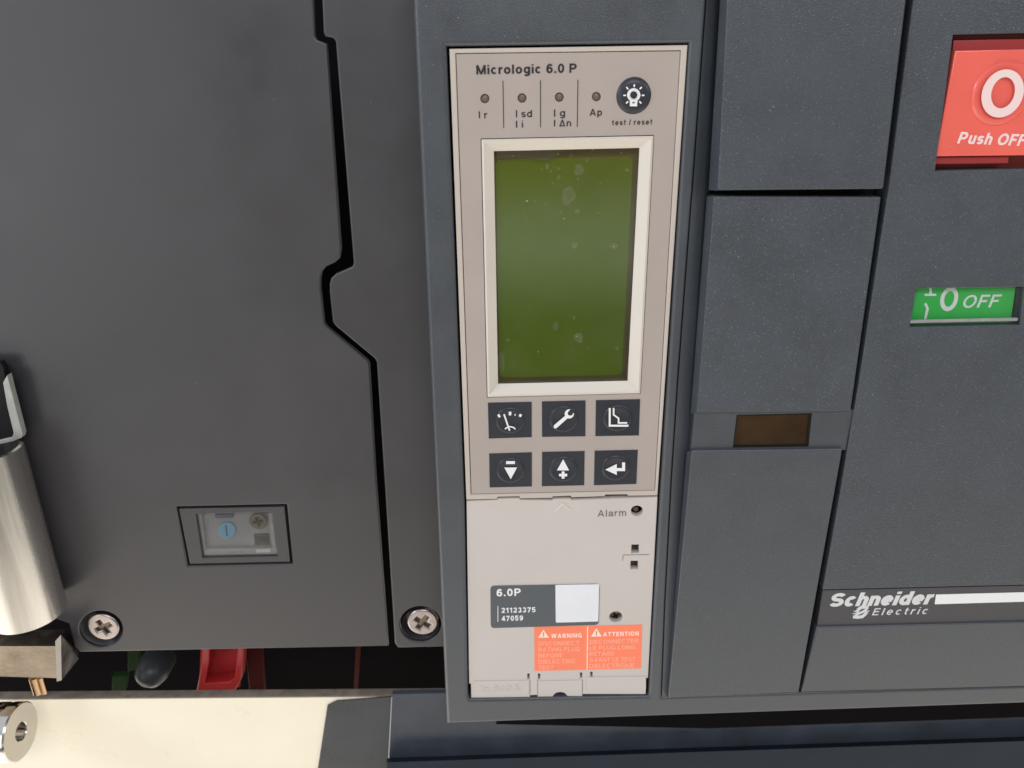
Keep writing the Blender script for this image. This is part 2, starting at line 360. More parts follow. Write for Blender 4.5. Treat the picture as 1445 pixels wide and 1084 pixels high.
def text(s, L, R, cap, y, m, parent, name='lettering', wt=0.15, shear=0.0, th=PR, gap=0.17):
    """one line of print: L and R are the photo pixels of the baseline's ends, cap the height of a capital in pixels"""
    bands = []; x = 0.0
    for ch in s:
        if ch == ' ':
            x += 0.36; continue
        g, w_ = glyph(ch, wt)
        for a, b in g:
            bands.append(([(x + p + q * shear, q) for p, q in a], [(x + p + q * shear, q) for p, q in b]))
        x += w_ + gap
    xs = [p[0] for a, b in bands for p in a + b]; x0, x1 = min(xs), max(xs)
    A, B = P(*L, y), P(*R, y); ex = (B - A) / (x1 - x0)
    hz = (P(L[0], L[1] - cap, y) - A).z
    vs, fs = [], []
    for k, (a, b) in enumerate(bands):
        n = len(a); i0 = len(vs)
        yy = y - th - (k % 5) * 1.2e-5
        for lay in (yy, y + 2e-5):
            for p, q in a + b:
                v = A + ex * (p - x0); vs.append((v.x, lay, v.z + hz * q))
        m2 = 2 * n
        for i in range(n - 1):
            fs.append((i0 + i, i0 + i + 1, i0 + n + i + 1, i0 + n + i))
        per = list(range(n)) + list(range(m2 - 1, n - 1, -1))
        for i, j in zip(per, per[1:] + per[:1]):
            fs.append((i0 + i, i0 + j, i0 + m2 + j, i0 + m2 + i))
    me = bpy.data.meshes.new(name); me.from_pydata(vs, [], fs); me.update()
    return obj(name, me, m, parent, smooth=0)

def loft(name, loops, m, parent=None, cap0=False, cap1=False, smooth=30):
    bm = bmesh.new(); rows = [[bm.verts.new(p) for p in lp] for lp in loops]
    n = len(rows[0])
    for a, b in zip(rows, rows[1:]):
        for i in range(n):
            j = (i + 1) % n
            bm.faces.new((a[i], a[j], b[j], b[i]))
    if cap0: bm.faces.new(rows[0][::-1])
    if cap1: bm.faces.new(rows[-1])
    bmesh.ops.recalc_face_normals(bm, faces=bm.faces)
    me = bpy.data.meshes.new(name); bm.to_mesh(me); bm.free()
    return obj(name, me, m, parent, smooth)

def lathe(name, c, prof, m, parent=None, axis='y', n=40, cap0=True, cap1=True):
    """prof: (radius, offset along axis); axis y runs away from the viewer"""
    loops = []
    for r, h in prof:
        lp = []
        for i in range(n):
            a = 2 * math.pi * i / n; ca, sa = r * math.cos(a), r * math.sin(a)
            lp.append(Vector(c) + (Vector((ca, h, sa)) if axis == 'y' else Vector((ca, sa, h)) if axis == 'z' else Vector((h, ca, sa))))
        loops.append(lp)
    return loft(name, loops, m, parent, cap0, cap1, smooth=38)

def screw(u, v, y, r, m, parent, rot=0.3, slotm=None, name='screw'):
    """pan head with a cross recess"""
    c = P(u, v, y)
    def cross(k):
        w, l = 0.15 * r * k, 0.56 * r * k
        pts = [(w, w), (w, l), (-w, l), (-w, w), (-l, w), (-l, -w), (-w, -w), (-w, -l), (w, -l), (w, -w), (l, -w), (l, w)]
        cs, sn = math.cos(rot), math.sin(rot)
        return [(c.x + x * cs - z * sn, c.z + x * sn + z * cs) for x, z in pts]
    o = obj(name, plate_mesh([circ((c.x, c.z), r, n=48), cross(1)], y, 0.32 * r, 0.11 * r, 3), m, parent)
    obj('cross_recess', plate_mesh([cross(1.02)], y + 0.22 * r, 0.05 * r), slotm or BLACK, o)
    return o

def quad(a, b, c, d):
    return [a, b, c, d]

# ------------------------------------------------------------------ setting: what is behind the gaps
Y0 = 0.030                                        # face of the chassis covers
back = plate('back_wall', [[(-120, -80), (640, -80), (640, 1020), (-120, 1020)]], 0.12, 0.004, CAVITY)
back['kind'] = 'structure'; back['label'] = 'dark unlit interior behind the covers'

# ------------------------------------------------------------------ circuit breaker
cb = thing('circuit_breaker', P(1000, 1010, 0.03), 'large grey circuit breaker front with red push button and brand strip', 'circuit breaker')
foot = [(1018.5, -60), (1014, 0), (999, 268), (996.5, 285), (979, 540), (966, 680), (951, 850), (940.5, 984)]
ridge = [(1001.5, -60), (997, 0), (977.5, 270), (976, 285), (957, 540), (948, 680), (939, 850), (934, 984)]
OPEN = [(630, 65.5), (972.5, 60.5), (931.5, 700), (915.5, 979), (914, 983), (663, 987.5), (660.5, 982), (655.5, 706)]
cover = [(580.2, -60), (1001.5, -60)] + ridge[1:] + [(1560, 964.5), (1560, 989), (630.5, 1022)]
plate('front_cover', [cover, OPEN], 0.0, 0.026, DARKF, cb, bev=0.0019, rnd=0, res=4)
# sloping flank of the cover that runs down to the raised panels
depth = [0.008, 0.008, 0.008, 0.0075, 0.006, 0.005, 0.003, 0.001]
bm = bmesh.new()
ra = [bm.verts.new(P(u, v, 0.0004)) for u, v in ridge]; rb = [bm.verts.new(P(u + 3, v, d)) for (u, v), d in zip(foot, depth)]
for i in range(len(ra) - 1): bm.faces.new((ra[i], ra[i + 1], rb[i + 1], rb[i]))
r2 = [bm.verts.new(v.co + Vector((0, 0.003, 0))) for v in ra]; r3 = [bm.verts.new(v.co + Vector((0, 0.003, 0))) for v in rb]
for i in range(len(ra) - 1): bm.faces.new((r2[i + 1], r2[i], r3[i], r3[i + 1]))
bmesh.ops.recalc_face_normals(bm, faces=bm.faces)
me = bpy.data.meshes.new('cover_flank'); bm.to_mesh(me); bm.free(); obj('cover_flank', me, DARKF, cb)
plate('inner_frame', [[(975, -60), (1560, -60), (1560, 975), (925, 1000)]], 0.012, 0.006, BLACK, cb)
# wall behind the trip unit opening
plate('mounting_recess', [[(615, 40), (990, 40), (930, 1003), (645, 1003)]], 0.020, 0.003, BLACK, cb)

accv = plate('accessory_cover', [[(1028.5, -60), (1286, -60), (1279, 0), (1247, 267), (1012.5, 269), (1026, 0)]], -0.004, 0.016, DARK, cb, bev=0.0008, rnd=0.0012)
hat = plate('hatch', [[(1007, 277), (1243.5, 278), (1200.5, 580.5), (983, 583)]], -0.0015, 0.012, DARK, cb, bev=0.0006, rnd=0.0006)
plate('hatch_band', [[(980, 580), (1204, 578), (1193, 635), (974.5, 638)], [(1039.5, 585.5), (1146, 583), (1141, 630.5), (1034, 632)]], 0.0001, 0.010, DARKF, hat)
wn = plate('window_pane', [[(1038, 584), (1147.5, 581.5), (1142.5, 632), (1032.5, 633.5)]], 0.0012, 0.002, SMOKE, hat)
plate('window_rim', [[(1039.6, 585.6), (1145.9, 583.1), (1140.9, 630.3), (1034.2, 631.8)], [(1040.6, 586.6), (1142.8, 584.3), (1138.2, 628), (1035.6, 629.4)]], 0.0004, 0.001, BLACK, wn)
plate('hatch_door', [[(976, 636), (1189, 633.5), (1127, 977), (943, 984)]], -0.0015, 0.012, DARKF, hat, bev=0.0006, rnd=0.0006)

def draft_side(parent, front, foot, yf, yb):
    bm = bmesh.new(); A = [bm.verts.new(P(u, v, yf)) for u, v in front]; B = [bm.verts.new(P(u, v, yb)) for u, v in foot]
    C = [bm.verts.new(P(u, v, yb) + Vector((0.004, 0.002, 0))) for u, v in foot]
    for X, Y in ((A, B), (B, C), (C, A)):
        bm.faces.new((X[0], X[1], Y[1], Y[0]))
    bmesh.ops.recalc_face_normals(bm, faces=bm.faces)
    me = bpy.data.meshes.new('side_flank'); bm.to_mesh(me); bm.free()
    obj('side_flank', me, DARKF, parent)
draft_side(accv, [(1029.5, -60), (1013, 269.5)], [(1020, -60), (1000, 268)], -0.0036, 0.0015)
draft_side(hat, [(1007.6, 277.5), (983.6, 583)], [(997.6, 277), (974.5, 584)], -0.0011, 0.003)
draft_side(hat, [(976.6, 636.5), (943.4, 984)], [(969, 637), (940.8, 984)], -0.0011, 0.002)
RB = [(1345.5, 49), (1560, 44), (1550, 236), (1320, 241)]
GB = [(1293.5, 407.5), (1446, 405.2), (1440, 458.5), (1284.5, 461.8)]
ctl = plate('control_panel', [[(1297, -60), (1660, -60), (1660, 820.6), (1161, 832.5), (1178, 740), (1212, 540), (1253.5, 270), (1288.5, 0)], RB, GB], -0.001, 0.012, DARK, cb, bev=0.0006)
bandp = plate('brand_band', [[(1161, 833.3), (1560, 823.8), (1560, 874.5), (1153, 884)]], 0.0, 0.010, BAND, cb)
plate('control_foot', [[(1152.5, 885), (1560, 875.3), (1560, 966.5), (1131, 977.5)]], -0.001, 0.012, DARKF, cb, bev=0.0007, rnd=0.0005)
yb = 0.0
def zs(x, y): return (1140 + x / 4.737, 800 + y / 4.737)
text('Schneider', (1170.2, 856.3), (1315.8, 852.6), 19.0, yb, PALEGREY, bandp, wt=0.235, shear=0.18, gap=0.06)
text('Electric', (1230.3, 868.2), (1308.2, 866.3), 9.6, yb, PALEGREY, bandp, wt=0.14, shear=0.2, gap=0.36)
mark('white_stripe', [[(1321, 839.2), (1560, 833), (1560, 846), (1319, 852.8)]], yb, WHITE, bandp)
def zs2(x, y): return zs(x, y + 9)
em = mark('emblem', [stroke([zs2(*p) for p in [(328, 300), (336, 278), (356, 263), (382, 260), (406, 262)]], 4.2)], yb, PALEGREY, bandp)
mark('emblem_stroke', [stroke([zs2(*p) for p in [(392, 284), (384, 308), (364, 324), (336, 328), (302, 326)]], 4.2)], yb, PALEGREY, em)
mark('emblem_stroke', [stroke([zs2(*p) for p in [(398, 264), (392, 275), (368, 292), (336, 305), (314, 322)]], 3.0)], yb - 0.00015, PALEGREY, em)
for a, b in (((306, 288), (330, 286)), ((300, 304), (326, 302)), ((390, 288), (412, 286)), ((384, 302), (404, 300))):
    mark('emblem_stroke', [stroke([zs2(*a), zs2(*b)], 1.2)], yb - 0.0003, PALEGREY, em)

# red push button
rbtn = plate('off_button', [[(1348.3, 71.5), (1560, 67), (1560, 218), (1320.5, 221)]], -0.0002, 0.006, RED, cb, bev=0.0006)
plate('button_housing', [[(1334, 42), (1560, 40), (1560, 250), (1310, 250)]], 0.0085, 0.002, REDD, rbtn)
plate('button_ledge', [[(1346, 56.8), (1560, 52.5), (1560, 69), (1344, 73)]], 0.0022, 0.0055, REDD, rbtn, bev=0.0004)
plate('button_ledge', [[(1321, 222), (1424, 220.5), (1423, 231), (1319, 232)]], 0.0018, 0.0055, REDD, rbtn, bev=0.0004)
c = P(1413, 132, -0.0002)
lathe('finger_dimple', c, [(0.0005, -0.0001), (0.006, -0.00015), (0.0105, -0.0005), (0.0122, -0.0009), (0.0128, -0.0005), (0.0132, 0.0004)], RED, rbtn)
def italic(poly, c0, k): return [(u - (v - c0[1]) * k, v) for u, v in poly]
mark('zero_symbol', [italic(circ((1415, 132), 29.5, 34, 48), (1415, 132), 0.16), italic(circ((1415.5, 131), 16.5, 22, 48), (1415, 131), 0.16)], -0.0016, REDINK, rbtn)
text('Push OFF', (1350.3, 202.5), (1447.5, 206.3), 16.5, -0.0002, REDINK, rbtn, wt=0.20, shear=0.18, gap=0.13)

# green position flag
fl = plate('position_flag', [[(1287, 400), (1434, 398), (1424, 468), (1276, 470)]], 0.0030, 0.001, GREEN, cb)
plate('flag_housing', [[(1280, 395), (1470, 393), (1462, 475), (1270, 475)]], 0.0075, 0.001, BLACK, fl)
yg = 0.0030
def zg(x, y): return (1240 + x / 7.05, 380 + y / 7.05)
mark('switch_symbol', [stroke([zg(457, 255), zg(572, 255)], 3.0)], yg, WHITE, fl)
mark('switch_symbol', [stroke([zg(516, 150), zg(516, 244)], 3.6)], yg, WHITE, fl)
mark('switch_symbol', [stroke([zg(464, 340), zg(486, 392), zg(462, 497)], 3.6)], yg, WHITE, fl)
mark('zero_symbol', [italic(circ((1339.5, 422), 12.4, 17.2, 40), (1339.5, 422), 0.16), italic(circ((1339.5, 422), 7.0, 11.2, 40), (1339.5, 422), 0.16)], yg, WHITE, fl)
text('OFF', (1357.7, 434.6), (1410, 433.6), 18.0, yg, WHITE, fl, wt=0.155, shear=0.15)
cl = plate('clear_lens', [[(1294.6, 409), (1445, 406.7), (1439, 457.4), (1286, 460.6)]], -0.0002, 0.0012, CLEAR, fl)
lathe('lens_highlight', P(1361, 452.3, 0.0008), [(0.0002, -0.031), (0.0009, -0.0305), (0.0009, 0.0255), (0.0002, 0.026)], CLEARE, fl, axis='x', n=14)  # pale rod modelled as the highlight along the bottom of the lens

# ------------------------------------------------------------------ trip unit
tu = thing('trip_unit', P(790, 984, 0.01), 'beige electronic trip unit with green display set into the grey breaker', 'trip unit')
def z1(x, y): return (620 + x / 4.014, 50 + y / 4.014)
def z2(x, y): return (620 + x / 4.014, 500 + y / 4.014)
def z3(x, y): return (620 + x / 3.189, 690 + y / 3.189)
def z4(x, y): return (640 + x / 4.817, 860 + y / 4.817)
T0 = 0.0008
# rim: ring between outer edge and overlay, with the three cut-outs along its lower edge
rim_out = [(634, 69), (970.5, 63.5), (928, 699.5), z2(1068, 803), z2(1066, 795), z2(940, 797), z2(938, 806), z2(747, 812), z2(747, 803),
           z2(642, 807), z2(640, 815), z2(457, 818), z2(455, 806), z2(330, 809), z2(328, 821), (658, 705.5)]
rim_in = [(642.6, 75.2), (961, 71), (924.5, 692.8), (664.4, 698.4)]
rim = plate('housing', [rim_out, rim_in], T0, 0.012, BEIGE, tu, bev=0.0005)
# overlay with the openings for the four lamps, the round key and the display
leds = [z1(258, 358), z1(469, 355), z1(680, 350), z1(890, 347)]
bez_o = [(679.4, 196.8), (922.3, 191.8), (903.4, 555), (688, 560.4)]
ovl = [(643.6, 76.4), (960, 72.2), (923.6, 691.8), (665.3, 697.2)]
holes = [circ(c, 6.4, 6.7, 24) for c in leds]
bez_h = [(678.4, 195.8), (923.4, 190.7), (904.3, 556), (687.2, 561.6)]
over = plate('overlay_panel', [ovl, bez_h] + holes, T0 + 0.0003, 0.003, PANEL, tu, bev=0.00025)
plate('groove', [[(641, 74), (963, 69.5), (926, 694.5), (663, 700)], [(692, 208), (908, 204), (891, 543), (699, 547)]], T0 + 0.0042, 0.002, LINE, tu)
YO = T0 + 0.0003
for c in leds:
    q = P(*c, YO)
    lathe('indicator_lamp', q, [(0.0001, 0.0008), (0.0012, 0.0009), (0.0022, 0.0016), (0.0022, 0.003)], LEDM, tu, n=20)
text('Micrologic 6.0 P', (672.3, 105.2), (813.6, 102.6), 13.0, YO, INK, over, wt=0.19, gap=0.15)
for a, b in ((z1(360, 257), z1(364.5, 525)), (z1(573, 255), z1(573, 521)), (z1(785, 252), z1(781, 518))):
    mark('divider_line', [stroke([a, b], 1.1)], YO, INK, over)
for s, l, r, cp in (('I r', z1(224, 470), z1(272, 470), 9.8), ('I sd', z1(434, 465), z1(524, 463), 10.0), ('I i', z1(434, 523), z1(474, 522), 9.6),
                    ('I g', z1(649, 460), z1(712, 459), 9.8), ('I Δn', z1(649, 516), z1(746, 515), 9.4), ('Ap', z1(850, 456), z1(921, 455), 9.6)):
    text(s, l, r, cp, YO, INK, over, wt=0.15, gap=0.17)
text('test / reset', (863.6, 177), (920.2, 175.8), 7.6, YO, INK, over, wt=0.15, gap=0.24)

# round test key with the bulb symbol
tk = P(894.3, 135.2, YO)
key = lathe('test_key', tk, [(0.0001, -0.0012), (0.0050, -0.0012), (0.0063, -0.0009), (0.0069, -0.0004), (0.0075, 0.0), (0.0075, 0.001)], KEY, tu, n=48)
yk = YO - 0.0013
mark('bulb_symbol', [circ(z1(1101, 338), 9.3, 9.5, 36), circ(z1(1101, 338), 5.0, 5.2, 30)], yk, WHITE, key)
mark('bulb_symbol', [[z1(1079, 366), z1(1122, 366), z1(1120, 402), z1(1079, 402)]], yk - 0.0002, WHITE, key)
mark('bulb_symbol', [circ(z1(1101, 338), 5.0, 5.2, 24)], yk - 0.0005, KEY, key)
mark('bulb_symbol', [[z1(1093, 378), z1(1107, 378), z1(1107, 384), z1(1093, 384)]], yk - 0.0005, KEY, key)
for dx, dy in ((2, -1), (-0.72, -0.75), (0.74, -0.75), (-1, 0.0), (1, 0.0), (-0.74, 0.72), (0.7, 0.72)):
    if dx == 2: dx = 0.04
    a = z1(1102 + dx * 44, 340 + dy * 47); b = z1(1102 + dx * 60, 340 + dy * 63)
    mark('bulb_ray', [stroke([a, b], 2.0)], yk, WHITE, key)

# display: mitred bezel, display, glass
bez = []
def lp3(poly, y): return [P(u, v, y) for u, v in poly]
bez_m = [(682.2, 199.6), (919.4, 194.8), (900.8, 552.2), (690.6, 557.4)]
bez_i = [(696.8, 213.4), (902.4, 208.8), (885.6, 537.4), (702.8, 541.6)]
bezel = loft('display_bezel', [lp3(bez_o, YO + 0.0028), lp3(bez_o, YO + 0.0002), lp3(roundish, YO - 0.0005) if False else lp3(bez_m, YO - 0.0005), lp3(bez_i, YO + 0.0026), lp3(bez_i, YO + 0.0065)], BEZEL, tu, smooth=20)
plate('bezel_gap', [[(676, 193), (926, 188), (907, 559), (685, 564)], [(690, 206), (912, 202), (894, 546), (697, 550)]], YO + 0.0026, 0.001, LINE, bezel)
g0 = [(695, 211.5), (904.5, 206.8), (887.4, 539.2), (701.2, 543.6)]
plate('lcd_margin', [[(690, 205), (912, 200), (895, 548), (695, 552)]], YO + 0.0068, 0.001, LCDRIM, bezel)
lcd = plate('lcd_screen', [[(699.5, 225), (893, 221), (877.5, 529), (705, 533)]], YO + 0.0064, 0.0003, LCD, bezel, rnd=0.003)
pane = plate('glass_pane', [g0], YO + 0.0040, 0.0006, GLASS, bezel)
YG = YO + 0.0040
def za(x, y): return (670 + x / 5.558, 190 + y / 5.558)
def zb(x, y): return (670 + x / 5.558, 385 + y / 5.558)
film = [za(170, 128), za(700, 122), za(640, 165), za(590, 198), za(545, 208), za(480, 196), za(420, 180), za(300, 184), za(175, 186)]
plate('film_bubble', [film], YG - 0.0001, 0.0001, FILM, pane)
DUST = mat('dust_speck', (0.36, 0.36, 0.28), 0.6)
def trans(name, col, a):
    m = bpy.data.materials.new(name); m.use_nodes = True
    t = m.node_tree; b = t.nodes['Principled BSDF']; b.inputs['Base Color'].default_value = (*col, 1); b.inputs['Roughness'].default_value = 0.5
    c = t.nodes.new('ShaderNodeTexCoord'); n = t.nodes.new('ShaderNodeTexNoise'); n.inputs['Scale'].default_value = 700
    t.links.new(c.outputs['Object'], n.inputs['Vector'])
    r = t.nodes.new('ShaderNodeMapRange'); r.inputs[1].default_value = 0.3; r.inputs[2].default_value = 0.7
    r.inputs[3].default_value = a * 0.5; r.inputs[4].default_value = a * 1.4
    t.links.new(n.outputs[0], r.inputs[0]); t.links.new(r.outputs[0], b.inputs['Alpha'])
    return m
STAIN = trans('dried_spot', (0.50, 0.48, 0.42), 0.042)
STAIN2 = trans('faint_spot', (0.50, 0.48, 0.42), 0.028)
spots = [(za(733, 480), 9.5, 13.5, STAIN), (za(815, 275), 7, 8.5, STAIN), (za(567, 250), 3, 4, STAIN), (za(655, 335), 2.6, 3.6, STAIN), (za(610, 382), 1.8, 2, STAIN),
         (za(598, 290), 1.6, 2, STAIN), (za(660, 268), 3, 3, STAIN2), (za(805, 602), 4, 4, STAIN), (za(785, 868), 5, 4.5, STAIN), (za(1090, 876), 5, 4.5, STAIN),
         (za(1195, 278), 3.2, 2.6, STAIN), (za(880, 205), 2.2, 2.2, STAIN), (za(755, 160), 1.5, 3.5, STAIN2), (za(560, 540), 3, 3, STAIN2), (za(415, 663), 2.2, 2.2, STAIN2),
         (za(1018, 635), 1.8, 1.8, STAIN2), (za(985, 384), 2.6, 1.4, STAIN2), (zb(815, 510), 6.5, 7, STAIN), (zb(635, 420), 4, 6.5, STAIN2), (zb(1115, 592), 3, 2.6, STAIN),
         (zb(262, 528), 2.4, 2.4, STAIN), (zb(780, 350), 2, 3, STAIN2), (zb(210, 700), 5, 14, STAIN2), (zb(440, 285), 1.4, 1.4, STAIN2), (za(680, 605), 2.2, 2.2, STAIN2)]
for c, rx, ry, m in spots:
    n = 18; k = random.random() * 6
    pl = [(c[0] + rx * math.cos(t) * (1 + 0.14 * math.sin(3 * t + k)), c[1] + ry * math.sin(t) * (1 + 0.12 * math.cos(2 * t + k))) for t in (2 * math.pi * i / n for i in range(n))]
    mark('dried_spot', [pl], YG - 0.00012, m, pane, th=0.00005)
dl = [za(408, 521), za(700, 660), zb(800, 500), za(925, 118), za(1090, 878), zb(307, 727), zb(407, 798), za(190, 203), zb(530, 455), zb(300, 475)]
for i in range(34):
    dl.append((random.uniform(706, 884), 215 + 325 * random.random() ** 1.5))
for i, c in enumerate(dl):
    r = 1.0 if i < 5 else random.uniform(0.35, 0.6)
    mark('dust_speck', [circ(c, r * random.uniform(0.7, 1.4), r, 7)], YG - 0.0002, DUST, pane, th=0.00006)

# six keys with printed symbols
keys = [[(688.5, 568.5), (750.3, 567.3), (750.3, 617), (689.8, 619)], [(764.7, 566.8), (826.3, 565.3), (826, 615.8), (765, 616.6)],
        [(841, 565), (903.3, 563.5), (901.5, 614.6), (840.2, 615.6)], [(690.3, 640.3), (750.5, 638.5), (750.5, 686.6), (691, 688)],
        [(765, 638), (825, 636.8), (824.3, 684.9), (764.7, 686.3)], [(839.2, 636.3), (900, 635), (898, 683), (838.2, 684.9)]]
def carc(c, r, a0, a1, n=14): return [(c[0] + r * math.cos(math.radians(a0 + (a1 - a0) * i / n)), c[1] - r * math.sin(math.radians(a0 + (a1 - a0) * i / n))) for i in range(n + 1)]
wr_c = (736, 338)
wrench = carc(wr_c, 26, 75, 205) + [(650, 402), (647, 412), (652, 420), (663, 419)] + carc(wr_c, 26, 250, 375) + [(752, 345), (741, 349), (729, 343), (727, 331), (733, 322)]
icons = [
    [stroke([(366, 340), (398, 433)], 9), [(328, 345), (338, 338), (348, 353), (337, 360)], [(393, 326), (408, 326), (407, 346), (393, 346)],
     [(428, 338), (433, 340), (430, 349), (425, 347)], [(456, 337), (469, 343), (461, 357), (449, 351)], ],
    [wrench],
    [stroke([(965, 305), (965, 405), (1071, 405)], 11), stroke([(987, 305), (987, 343), (1015, 363), (1015, 389), (1064, 389)], 9)],
    [[(378, 606), (428, 606), (428, 622), (378, 622)], [(368, 642), (440, 642), (404, 708)]],
    [[(701, 595), (735, 658), (666, 658)], [(693, 664), (709, 664), (709, 677), (724, 677), (724, 692), (709, 692), (709, 705), (693, 705), (693, 692), (678, 692), (678, 677), (693, 677)]],
    [[(940, 654), (1005, 622), (1005, 645), (1035, 645), (1035, 613), (1052, 613), (1052, 662), (1005, 662), (1005, 684)]]]
inames = ['gauge_symbol', 'wrench_symbol', 'curve_symbol', 'minus_arrow_symbol', 'plus_arrow_symbol', 'enter_arrow_symbol']
for kq, ic, nm in zip(keys, icons, inames):
    k = plate('membrane_key', [kq], YO - 0.0002, 0.0004, KEY, tu)
    cu_, cv_ = sum(p[0] for p in kq) / 4, sum(p[1] for p in kq) / 4
    c = P(cu_, cv_ + 0.5, YO - 0.0002)
    lathe('key_dome', c, [(0.0001, -0.00035), (0.0050, -0.00035), (0.0058, -0.00055), (0.0066, -0.00055), (0.0072, -0.0001), (0.0073, 0.0001)], KEY, k, n=40)
    for pl in ic:
        mark(nm, [[z2(*p) for p in pl]], YO - 0.0009, WHITE, k)
    if nm == 'gauge_symbol':
        mark(nm, [stroke([z2(*p) for p in [(371, 424), (385, 414), (400, 410), (418, 414), (431, 424)]], 1.8)], YO - 0.00115, WHITE, k)

# lower cover
lo = [(658.3, 707.6), z2(328, 826), z2(330, 819), z2(457, 817), (733.5, 705.9), z2(640, 829), z2(642, 822), z2(745, 819), z2(747, 827), (928, 701.6),
      (914.6, 957), (911.5, 957.5), (911.3, 979.8)]
tabs = [z4(878, 577), z4(876, 592), z4(775, 591)] + [z4(725 + 46 * math.cos(math.radians(a)), 592 - 28 * math.sin(math.radians(a))) for a in range(15, 180, 15)] + \
       [z4(674, 594), z4(571, 595), z4(570, 583), z4(521, 585), z4(519, 597)]
lo += tabs + [(665, 985), (664.5, 965), (662, 965)]
ah, sh = z2(1120, 888), (869.3, 871.0)
slots = [[z4(x - 8, y - 19), z4(x + 8, y - 19), z4(x + 8, y + 19), z4(x - 8, y + 19)] for x, y in ((510, 458), (582, 458), (868, 450), (938, 445))]
sq = [[z3(865, 252), z3(900, 251), z3(899, 290), z3(864, 291)], [z3(861, 325), z3(896, 324), z3(895, 362), z3(860, 363)]]
YL = T0 + 0.0004
low = plate('lower_cover', [lo, circ(ah, 8.6, 7.4, 28), circ(sh, 9.4, 7.8, 28)] + slots + sq, YL, 0.004, BEIGEL, tu, bev=0.00035)
plate('cover_backing', [[(668, 715), (922, 709), (908, 970), (672, 975)], circ(ah, 11, 10, 20), circ(sh, 12, 10, 20)], YL + 0.0058, 0.001, GREYINK, tu)
a = P(*ah, YL + 0.004)
lathe('alarm_lamp', a + Vector((-0.0006, 0.001, 0.0006)), [(0.0001, -0.001), (0.0014, -0.0004), (0.0019, 0.001), (0.0019, 0.003)], LEDM, tu, n=20)
screw(sh[0] - 0.5, sh[1] - 1.5, YL + 0.0035, 0.0040, SCREWD, tu, rot=0.5)
text('Alarm', (843.3, 729.2), (883.4, 728.0), 9.0, YL, GREYINK, low, wt=0.125, gap=0.22)
mark('moulded_chevron', [stroke([z2(655, 890), z2(697, 848), z2(740, 884)], 2.6)], YL, BEZEL, low, th=0.0003, bev=0.0001)
mark('catch_line', [stroke([z3(825, 323), z3(827, 298), z3(944, 295.5)], 0.8)], YL, GREYINK, low, th=0.00006)
text('In 800A', z4(190, 560), z4(452, 554), 8.5, YL - 0.0003, BEIGEL, low, name='moulded_lettering', wt=0.17, th=0.0002)
text('LONG', z4(640, 528), z4(805, 524), 7.0, YL, BEIGEL, low, name='moulded_lettering', wt=0.17, th=0.00025) if False else None
# moulded step above the feet, and the joints beside the middle tab
for x0, x1, yy in ((120, 516, 489), (885, 1312, 462)):
    mark('moulded_step', [[z4(x0 + 18, yy), z4(x1 - 4, yy - 6), z4(x1 - 4, yy + 84), z4(x0 + 22, yy + 98)]], YL, BEIGEL, low, th=0.0003, bev=0.00012)
mid = mark('moulded_step', [[z4(574, 488), z4(874, 482), z4(873, 558), z4(574, 562)]], YL, BEIGEL, low, th=0.0003, bev=0.00012)
for x in (520, 572, 876):
    mark('joint_line', [stroke([z4(x, 478), z4(x, 586)], 0.7)], YL, GREYINK, low, th=0.00008)

# stickers
YS = YL - 0.00025
stk = plate('rating_sticker', [[(692.1, 827), (846.4, 824.2), (844.8, 881.9), (692.7, 886.6)]], YS, 0.00025, LABEL, tu, rnd=0.0024)
plate('white_field', [[(783.7, 825.6), (845.6, 824.6), (844.2, 877.2), (784.3, 878.8)]], YS - 0.0001, 0.0001, LABELW, stk, rnd=0.0008)
text('6.0P', (700.9, 841.6), (734.8, 840.4), 10.2, YS, WHITE, stk, wt=0.19)
mark('divider_line', [stroke([(702.6, 855.4), (702.6, 877.6)], 0.9)], YS, WHITE, stk)
text('21123375', (707.8, 864.8), (755.6, 863.8), 7.0, YS, WHITE, stk, wt=0.19, gap=0.2)
text('47059', (707.8, 876.4), (738, 875.4), 7.0, YS, WHITE, stk, wt=0.19, gap=0.2)
YW = YL - 0.00012
wst = plate('warning_sticker', [[(753.9, 885), (906.2, 881.6), (904.7, 943.4), (754.2, 947)]], YW, 0.00012, ORANGE, tu)
mark('divider_line', [stroke([(829.2, 884.5), (828.5, 945)], 1.3)], YW, ORANGEW, wst)
for tri in ([(759.4, 900.2), (774.6, 899.8), (767, 888.8)], [(834.1, 898.6), (849.2, 898.2), (841.7, 886.9)]):
    w = mark('warning_triangle', [tri], YW, ORANGEW, wst)
    cx = tri[2][0]; by = tri[0][1]
    mark('exclamation_mark', [[(cx - 0.7, by - 7.4), (cx + 0.7, by - 7.4), (cx + 0.4, by - 3.4), (cx - 0.4, by - 3.4)]], YW - PR, GREYINK, w)
    mark('exclamation_mark', [circ((cx, by - 2.1), 0.7, n=8)], YW - PR, GREYINK, w)
text('WARNING', (778, 900.4), (821, 899.4), 6.0, YW, ORANGEW, wst, wt=0.20, gap=0.2)
text('ATTENTION', (851.1, 898), (901.2, 896.8), 6.0, YW, ORANGEW, wst, wt=0.20, gap=0.2)
